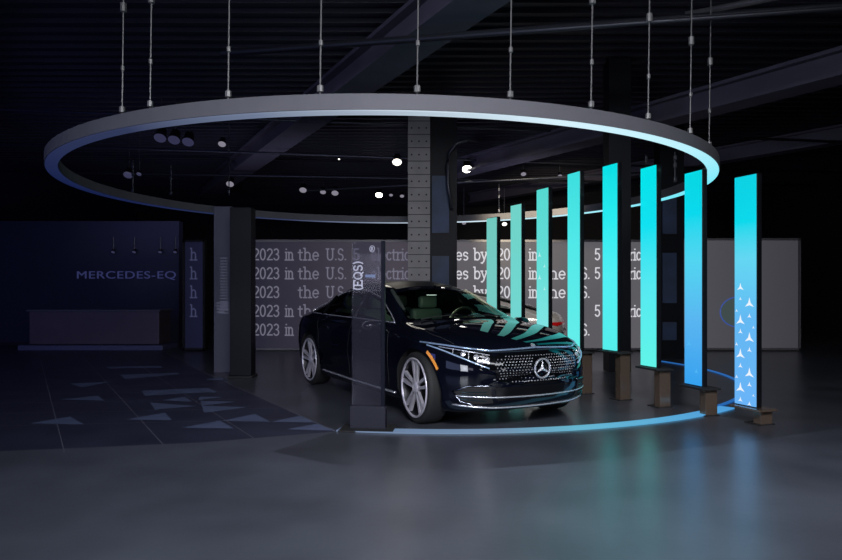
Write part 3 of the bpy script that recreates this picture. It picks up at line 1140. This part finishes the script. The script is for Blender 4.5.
def shrink(poly, d):
    out = []
    n_ = len(poly)
    area = sum(poly[i - 1][0] * poly[i][1] - poly[i][0] * poly[i - 1][1] for i in range(n_))
    s = 1 if area > 0 else -1
    for i in range(n_):
        a, b, c = Vector(poly[i - 1]), Vector(poly[i]), Vector(poly[(i + 1) % n_])
        e1, e2 = (b - a).normalized(), (c - b).normalized()
        nrm_ = (Vector((-e1.y, e1.x)) + Vector((-e2.y, e2.x))) * s
        nrm_.normalize()
        out.append((b.x + nrm_.x * d, b.y + nrm_.y * d))
    return out


bm = bmesh.new()
bm.from_mesh(body.data)
ws_i, rw_i, sw_i = shrink(WS, .045), shrink(RW, .05), shrink(SW, .03)
dead = []
for f in bm.faces:
    c = f.calc_center_median()
    if c.z > .97 and f.normal.z > .25 and (inside(ws_i, c.x, c.y) or inside(rw_i, c.x, c.y)):
        dead.append(f)
    elif c.z > .97 and abs(c.y) > .45 and abs(f.normal.y) > .35 and inside(sw_i, c.x, c.z):
        dead.append(f)
bmesh.ops.delete(bm, geom=dead, context='FACES')
bm.to_mesh(body.data)
bm.free()

M_glass = glass('tinted_windscreen', col(6, 9, 9), (.72, .80, .75, 1), .01, add=.0)
M_glass_side = glass('dark_side_glass', col(8, 10, 14), (.55, .62, .60, 1), .01, add=.02)
M_chrome = mat('chrome', col(215, 216, 222), .25, metal=.75)
M_dchrome = mat('dark_chrome', col(120, 125, 135), .18, metal=1.0)
M_pblack = mat('gloss_black', col(6, 7, 9), .08, coat=1.0)
M_lens = glass('lamp_cover', col(10, 14, 20), (.7, .75, .8, 1), .02, add=.10)
M_seat = mat('sage_leather', col(88, 104, 92), .55)
M_dash = mat('dash_dark', col(48, 54, 50), .5)
M_wheelrim = mat('steering_beige', col(178, 172, 148), .4)
M_tyre = mat('tyre_rubber', col(10, 10, 11), .75, bump=(60, .2))
M_rim = mat('rim_silver', col(182, 179, 188), .35, metal=.45)
M_rimdark = mat('rim_dark', col(24, 25, 30), .45, metal=.4)
M_disc = mat('brake_disc', col(46, 45, 46), .5, metal=.6)
M_caliper = mat('caliper_grey', col(120, 118, 122), .4, metal=.4)
M_amber = mat('amber_marker', col(200, 130, 50), .3, emit=col(150, 90, 30), es=.5)
M_tail = mat('red_tail_lamp', col(120, 10, 12), .2, coat=1, emit=col(120, 8, 10), es=.5)

patch('windscreen', WS, 'top', M_glass, car, off=.005)
patch('rear_window', RW, 'top', M_glass_side, car, off=.005)
for s in (-1, 1):
    g = patch('side_window', SW, 'side', M_glass_side, car, side=s, off=.005)
    trim('window_trim', SW + [SW[0]], 'side', .008, M_chrome, g, s, .006)
    for xa in (-1.74, -2.86):
        bm = bmesh.new()
        L = line_pts([(xa, 1.02), (xa - .03, 1.34 if xa > -2 else 1.27)], 'side', s, .008)
        tube(bm, L, .024, 6)
        link('window_pillar', bm, M_pblack, g)
patch('glass_roof', [(-1.36, -.46), (-1.34, 0), (-1.36, .46), (-2.80, .42), (-2.80, -.42)], 'top', mat('roof_glass', col(6, 7, 9), .35, spec=.25), car, off=.004)

# interior
bm = bmesh.new()
box(bm, (-.92, 0, .86), (.42, 1.3, .16), bev=.05)
link('dashboard', bm, M_dash, car, smooth=False)
for sx_, sy in ((-1.75, .37), (-1.75, -.37), (-2.65, .37), (-2.65, -.37)):
    bm = bmesh.new()
    Ms = Matrix.Translation((sx_, sy, 0))
    box(bm, (0.05, 0, .56), (.52, .50, .16), Ms, bev=.05)
    box(bm, (-.24, 0, .86), (.14, .48, .56), Ms @ Matrix.Translation((-.0, 0, 0)) @ Matrix.Rotation(-.10, 4, 'Y'), bev=.05)
    st = link('seat', bm, M_seat, car)
    bm = bmesh.new()
    box(bm, (sx_ - .30, sy, 1.20), (.10, .28, .17), bev=.04)
    link('headrest', bm, M_seat, st)
bm = bmesh.new()
Msw = Matrix.Translation((-1.16, .37, .98)) @ Matrix.Rotation(math.radians(-62), 4, 'Y')
tube(bm, [Msw @ Vector((.185 * math.cos(t), .185 * math.sin(t), 0)) for t in [2 * PI * i / 28 for i in range(28)]], .016, 8, closed=True)
box(bm, (0, 0, 0), (.10, .34, .02), Msw, bev=.008)
box(bm, (.0, 0, -.12), (.05, .05, .22), Msw)
link('steering_wheel', bm, M_wheelrim, car)
bm = bmesh.new()
box(bm, (-1.22, 0, 1.33), (.03, .22, .06), bev=.012)
box(bm, (-1.20, 0, 1.38), (.02, .02, .08))
link('rear_view_mirror', bm, M_pblack, car)
for s in (-1, 1):
    bm = bmesh.new()
    L = [Vector(p) for p in ((-.62, s * .66, .99), (-.85, s * .62, 1.13), (-1.12, s * .575, 1.27), (-1.34, s * .53, 1.36))]
    tube(bm, L, [.02, .026, .026, .02], 8)
    link('pillar_lining', bm, M_wheelrim if s > 0 else M_dash, car)  # far lining beige as if lit, near one's shade put into its colour
bm = bmesh.new()
box(bm, (-2.0, 0, .36), (3.0, 1.5, .08))
link('cabin_floor', bm, M_dash, car)

# front graphics
GR = [(-.53, .70), (-.44, .745), (0, .765), (.44, .745), (.53, .70), (.46, .49), (.30, .455), (0, .445), (-.30, .455), (-.46, .49)]
gp = patch('grille_panel', GR, 'front', M_pblack, car, off=.004)
bm = bmesh.new()
gi = shrink(GR, .022)
for i in range(-14, 15):
    for j in range(12):
        y_, z_ = i * .034 + (.017 if j % 2 else 0), .46 + j * .0265
        if inside(gi, y_, z_) and (y_ ** 2 + (z_ - .6) ** 2) > .112 ** 2:
            h = cast('front', y_, z_)
            box(bm, h[0] + Vector((.006, 0, 0)), (.005, .010, .011))
tag(link('dot_pattern', bm, M_chrome, gp), kind='stuff')
h = cast('front', 0, .6)[0]
bm = bmesh.new()
ec = h + Vector((.022, 0, 0))
tube(bm, [ec + Vector((0, .091 * math.cos(t), .091 * math.sin(t))) for t in [2 * PI * i / 36 for i in range(36)]], .0105, 8, closed=True)
for k in range(3):
    a = PI / 2 + k * 2 * PI / 3
    tip = ec + Vector((0, .088 * math.cos(a), .088 * math.sin(a)))
    for sg in (-1, 1):
        aa = a + sg * PI / 3
        inner = ec + Vector((0, .019 * math.cos(aa), .019 * math.sin(aa)))
        v = [bm.verts.new(q) for q in (tip, inner, ec + Vector((.014, 0, 0)))]
        bm.faces.new(v)
        v = [bm.verts.new(q) for q in (tip, inner, ec - Vector((.006, 0, 0)))]
        bm.faces.new(v)
link('star_emblem', bm, M_chrome, gp)
trim('light_bar', [(-.90, .835), (-.70, .800), (-.50, .775), (0, .792), (.50, .775), (.70, .800), (.90, .835)], 'front', .009, mat('light_bar_white', col(170, 190, 215), .1, metal=.8, emit=col(90, 110, 140), es=.5), car, off=.006)
for s in (-1, 1):
    HL = [(s * y_, z_) for y_, z_ in ((.50, .760), (.70, .790), (.905, .845), (.90, .80), (.80, .725), (.68, .655), (.56, .60), (.49, .60))]
    hl = patch('headlight', HL, 'front', M_pblack, car, off=.004, res=.03)
    # chrome internals: projector pods and the daytime running blade
    for k, (y_, z_) in enumerate(((.555, .70), (.64, .72), (.725, .745))):
        h = cast('front', s * y_, z_)
        bm = bmesh.new()
        lathe(bm, [(.026, 0), (.026, .008), (.020, .010), (.006, .016)], 14, Matrix.Translation(h[0] + h[1] * .002) @ h[1].to_track_quat('Z', 'Y').to_matrix().to_4x4())
        link('projector', bm, M_chrome, hl)
    trim('running_light', [(s * .545, .615), (s * .66, .665), (s * .78, .73), (s * .885, .81)], 'front', .007, mat('drl', col(190, 205, 225), .15, metal=.7, emit=col(120, 150, 190), es=.5), hl, off=.008)
    bm = bmesh.new()
    for (ya, za, yb, zb_2) in ((.52, .735, .84, .80), (.53, .655, .64, .675), (.58, .74, .60, .66), (.68, .765, .70, .70), (.77, .785, .79, .745)):
        tube(bm, line_pts([(s * ya, za), (s * yb, zb_2)], 'front', 1, .006), .0045, 5)
    link('lamp_chrome', bm, M_chrome, hl)
    # bumper corner intake and its chrome bracket
    IN = [(s * y_, z_) for y_, z_ in ((.80, .385), (.72, .435), (.55, .445), (.50, .285), (.66, .275), (.75, .305))]
    ip = patch('bumper_intake', IN, 'front', M_blackmatte, car, off=.004, res=.04)
    trim('intake_bracket', [(s * .52, .452), (s * .72, .447), (s * .81, .388), (s * .76, .298), (s * .64, .262)], 'front', .008, M_dchrome, ip, off=.006)
    bm = bmesh.new()
    for k in range(4):
        L = line_pts([(s * .56, .305 + .03 * k), (s * .76, .32 + .022 * k)], 'front', 1, .005)
        tube(bm, L, .004, 5)
    link('intake_slats', bm, mat('teal_black_slat', col(20, 50, 60), .2, metal=.6), ip)
    # marker, seams, handles, sill
    patch('side_marker', [(.424 * math.cos(t), .355 + .424 * math.sin(t)) for t in (.55, .7, .85, 1.0, 1.1)] + [(.455 * math.cos(t), .355 + .455 * math.sin(t)) for t in (1.1, 1.0, .85, .7, .55)], 'side', M_amber, car, side=s, off=.004, res=.03)
    trim('hood_seam', [(.45, s * .74), (.1, s * .80), (-.3, s * .79), (-.52, s * .745)], 'top', .004, M_blackmatte, car, off=.0)
    for seam_pts in ([(-.62, .30), (-.60, .60), (-.66, .94)], [(-1.74, .30), (-1.74, .97)], [(-2.78, .50), (-2.80, .75), (-2.95, .98)]):
        trim('door_seam', seam_pts, 'side', .0035, M_blackmatte, car, s, 0.0)
    trim('sill_trim', [(-.50, .245), (-1.6, .245), (-2.72, .265)], 'side', .013, M_chrome, car, s, .004)
    for xa in (-1.52, -2.58):
        bm = bmesh.new()
        h = cast('side', xa, .86, s)
        box(bm, h[0] + h[1] * .002, (.22, .012, .028), bev=.005)
        link('door_handle', bm, M_dchrome, car)
    # wing mirror
    hb = cast('side', -.80, .93, s)[0]
    bm = bmesh.new()
    box(bm, (hb.x, hb.y + s * .035, hb.z + .0), (.07, .10, .025), bev=.008)
    bmesh.ops.create_uvsphere(bm, u_segments=20, v_segments=12, radius=1, matrix=Matrix.Translation((hb.x + .0, hb.y + s * .155, hb.z + .035)) @ Matrix.Diagonal((.07, .105, .056, 1)))
    mi_ = link('wing_mirror', bm, M_paint, car, smooth=True)
    bm = bmesh.new()
    lathe(bm, [(.9, 0), (.9, .1)], 20, Matrix.Translation((hb.x - .062, hb.y + s * .155, hb.z + .035)) @ Matrix.Rotation(-PI / 2, 4, 'Y') @ Matrix.Diagonal((.06, .10, .1, 1)))
    link('mirror_glass', bm, M_chrome, mi_)
    # rear lamps
    TL = [(s * y_, z_) for y_, z_ in ((0.0, .905), (.45, .90), (.78, .90), (.80, .85), (.72, .83), (.45, .875), (0, .885))]
    patch('tail_light', TL, 'rear', M_tail, car, off=.005, res=.04)
patch('lower_intake', [(-.50, .435), (.50, .435), (.46, .305), (-.46, .305)], 'front', M_pblack, car, off=.003, res=.05)
trim('bumper_blade', [(-.79, .352), (-.5, .342), (0, .338), (.5, .342), (.79, .352)], 'front', .008, M_chrome, car, off=.010)
trim('lip_trim', [(-.80, .262), (-.5, .238), (0, .232), (.5, .238), (.80, .262)], 'front', .009, M_chrome, car, off=.006)
bm = bmesh.new()
h = cast('top', .74, 0)
lathe(bm, [(.026, 0), (.026, .006), (.004, .009)], 20, Matrix.Translation(h[0] + h[1] * .002) @ h[1].to_track_quat('Z', 'Y').to_matrix().to_4x4())
link('hood_badge', bm, M_chrome, car)
bm = bmesh.new()
for k in range(2):
    L = line_pts([(-.47, -.60 + k * .62), (-.52, -.1 + k * .62)], 'top', 1, .016)
    tube(bm, L, .007, 6)
link('wiper', bm, M_blackmatte, car)
# smooth underbody / lower rear diffuser
bm = bmesh.new()
box(bm, (-1.65, 0, .20), (4.2, 1.1, .12), bev=.03)
link('underbody', bm, M_arch, car)

# wheels
for wx in WX:
    for s in (-1, 1):
        Mw = Matrix.Translation((wx, s * WY_, WR)) @ Matrix.Rotation(-s * PI / 2, 4, 'X')   # local +z points outwards
        if wx == 0:
            Mw = Matrix.Translation((wx, s * WY_, WR)) @ Matrix.Rotation(math.radians(-3), 4, 'Z') @ Matrix.Rotation(-s * PI / 2, 4, 'X')
        bm = bmesh.new()
        lathe(bm, [(.272, -.235), (.335, -.245), (.358, -.225), (.365, -.19), (.365, -.055), (.360, -.022), (.345, -.006), (.322, .0), (.300, -.010), (.285, -.03)], 56, Mw, close=True)
        wheel = link('wheel', bm, M_tyre, car, smooth=True)
        bm = bmesh.new()
        lathe(bm, [(.270, -.23), (.285, -.235), (.304, -.012), (.300, .004), (.290, .004), (.284, -.006), (.276, -.04), (.268, -.10), (.262, -.22)], 56, Mw, close=True)
        link('wheel_barrel', bm, M_rimdark, wheel, smooth=True)
        bm = bmesh.new()
        lathe(bm, [(.284, -.02), (.305, -.02), (.306, .003), (.299, .008), (.289, .006), (.283, -.004)], 56, Mw, close=True)
        link('rim', bm, M_rim, wheel, smooth=True)
        bm = bmesh.new()
        lathe(bm, [(.06, -.14), (.20, -.14), (.20, -.115), (.06, -.115)], 40, Mw, close=True)
        link('brake_disc', bm, M_disc, wheel)
        bm = bmesh.new()
        lathe(bm, [(.262, -.21), (.262, -.20), (.01, -.20)], 40, Mw)
        link('wheel_backplate', bm, M_blackmatte, wheel)
        bm = bmesh.new()
        box(bm, (.17, 0, -.115), (.07, .17, .06), Mw, bev=.015)
        link('brake_caliper', bm, M_caliper, wheel)
        for k in range(5):
            a = PI / 2 + k * 2 * PI / 5 + (.12 if wx else 0)
            R = Mw @ Matrix.Rotation(a, 4, 'Z')
            bm = bmesh.new()
            for q in (-1, 1):
                P = [Vector((.035, q * .007, -.012)), Vector((.035, q * .029, -.012)), Vector((.290, q * .068, -.006)), Vector((.292, q * .027, -.006))]
                Dp = [p + Vector((0, 0, -.034)) for p in P]
                P[0].z = P[1].z = -.020
                top_ = [bm.verts.new(R @ p) for p in P]
                bot_ = [bm.verts.new(R @ p) for p in Dp]
                bm.faces.new(top_)
                bm.faces.new(bot_)
                for j in range(4):
                    bm.faces.new((top_[j], top_[(j + 1) % 4], bot_[(j + 1) % 4], bot_[j]))
            link('spoke', bm, M_rim, wheel)
        bm = bmesh.new()
        lathe(bm, [(.060, -.05), (.060, -.014), (.034, -.004), (.030, -.008), (.004, -.008)], 24, Mw)
        link('hub_cap', bm, M_rimdark if 0 else M_rim, wheel, smooth=False)

YAW = .503
car.location = (.752, 7.204, 0)
car.rotation_euler = (0, 0, math.atan2(-math.cos(YAW), math.sin(YAW)))

# second car: pale silver, tail towards the slats
M_silver = mat('silver_paint', col(176, 172, 170), .3, metal=.6, coat=1.0)
car2 = copy_tree(car, None, {'midnight_paint': M_silver})
car2['label'] = 'silver fastback car behind the dark car, seen through the turquoise slats'
hd = math.atan2(.17, -.985)
car2.rotation_euler = (0, 0, hd)
rear = Vector((2.62, 12.0, 0))
car2.scale = (.9, .9, .9)
car2.location = rear + Vector((math.cos(hd), math.sin(hd), 0)) * 4.345 * .9

# ---------------------------------------------------------------- lights
def spot(name, loc, tgt, power, c, size=60, blend=.6, r=.15):
    l = bpy.data.lights.new(name, 'SPOT')
    l.energy = power
    l.color = c
    l.spot_size = math.radians(size)
    l.spot_blend = blend
    l.shadow_soft_size = r
    o = bpy.data.objects.new(name, l)
    C.objects.link(o)
    o.location = loc
    o.rotation_euler = (Vector(tgt) - Vector(loc)).to_track_quat('-Z', 'Y').to_euler()
    return o


def area(name, loc, tgt, power, c, sx=2, sy=2):
    l = bpy.data.lights.new(name, 'AREA')
    l.shape = 'RECTANGLE'
    l.size, l.size_y = sx, sy
    l.energy = power
    l.color = c
    o = bpy.data.objects.new(name, l)
    C.objects.link(o)
    o.location = loc
    o.rotation_euler = (Vector(tgt) - Vector(loc)).to_track_quat('-Z', 'Y').to_euler()
    return o


area('overhead_fill', (1.2, -1.5, 5.1), (1.0, 7, 0), 330, (.92, .93, 1.0), 3.4, 2.0).data.spread = math.radians(82)  # added general fill from behind the camera, no fixture
area('ceiling_fill_back', (-1.5, 15.4, 2.7), (-1.5, 17.5, 5.3), 55, (.74, .74, 1.0), 13.0, .3)  # added to lift the rear ceiling, no lamp sits on the screens
area('overhead_fill', (5.0, -2.0, 5.1), (2.0, 7.0, 0), 110, (.90, .94, 1.0), 4.0, 1.5)  # second added fill behind the camera, right side
area('fender_fill', (-5.2, -2.4, 1.9), (.8, 7.0, .6), 55, (.82, .88, 1.0), 3.4, 2.4).data.spread = math.radians(70)  # unseen light added to reflect in the front fender
area('ceiling_fill_front', (-4.0, -3.5, 1.8), (-3.0, 13, 5.2), 28, (.80, .80, 1.0), 4.0, 1.0)  # unseen fill added so the ceiling ribs show
area('navy_wash', (-11.5, 7.0, 2.6), (-7, 15, 3.0), 60, (.16, .20, .85), 3.0, 2.0)  # added navy light tinting the left end, no lamp there
area('left_blue_fill', (-8.5, 1.2, 1.9), (.3, 7.0, .7), 60, (.42, .52, 1.0), 6.0, 2.2)  # added for a blue fender streak and floor tint, no display stands there
spot('ring_wash', (.5, -1.0, 2.0), (.9, 6.0, 2.9), 8, (.97, .95, .93), 60)  # added fill on the ring front, no fixture
spot('warm_wash', (1.5, 10.4, 3.5), (2.3, 13.3, 3.05), 1900, (1.0, .84, .58), 42)  # added to warm the far inner face of the ring, no fixture
spot('car_spot', (-.8, 14.0, 4.3), (-.6, 9.0, .3), 22, (1.0, .93, .82), 50, .8, .5)
spot('front_floor_fill', (1.2, 2.6, 5.1), (1.2, 4.6, 0), 150, (.90, .93, 1.0), 62, 1.0, .5)  # added to brighten the floor in front, no fixture
spot('car_spot', (2.6, 9.6, 4.7), (2.2, 12.0, .9), 800, (1.0, .93, .86), 40)  # added to brighten the silver car, no fixture here

fw = Vector((math.sin(YAW), -math.cos(YAW), 0))
cl = bpy.data.lights.new('cabin_fill', 'POINT')  # unseen light added to brighten the car interior
cl.energy = 5
cl.color = (.80, 1.0, .86)
cl.shadow_soft_size = .12
clo = bpy.data.objects.new('cabin_fill', cl)
C.objects.link(clo)
clo.location = Vector((.752, 7.204, 1.24)) - fw * 1.30
w = bpy.data.worlds.new('World')
bpy.context.scene.world = w
w.use_nodes = True
w.node_tree.nodes['Background'].inputs[0].default_value = (.02, .024, .05, 1)
w.node_tree.nodes['Background'].inputs[1].default_value = 1.0

# ---------------------------------------------------------------- camera
cam = bpy.data.cameras.new('camera')
cam.sensor_width = 36
cam.lens = F / 842 * 36
cam.shift_y = (H0 - 280) / 842
co = bpy.data.objects.new('camera', cam)
C.objects.link(co)
co.location = (0, 0, HC)
co.rotation_euler = (PI / 2, 0, 0)
sc = bpy.context.scene
sc.camera = co
sc.view_settings.view_transform = 'Standard'
sc.view_settings.look = 'None'
sc.view_settings.gamma = 1
sc.view_settings.exposure = 0
sc.view_settings.use_curve_mapping = False
sc.cycles.max_bounces = 8
sc.cycles.transparent_max_bounces = 12
sc.cycles.sample_clamp_indirect = 4
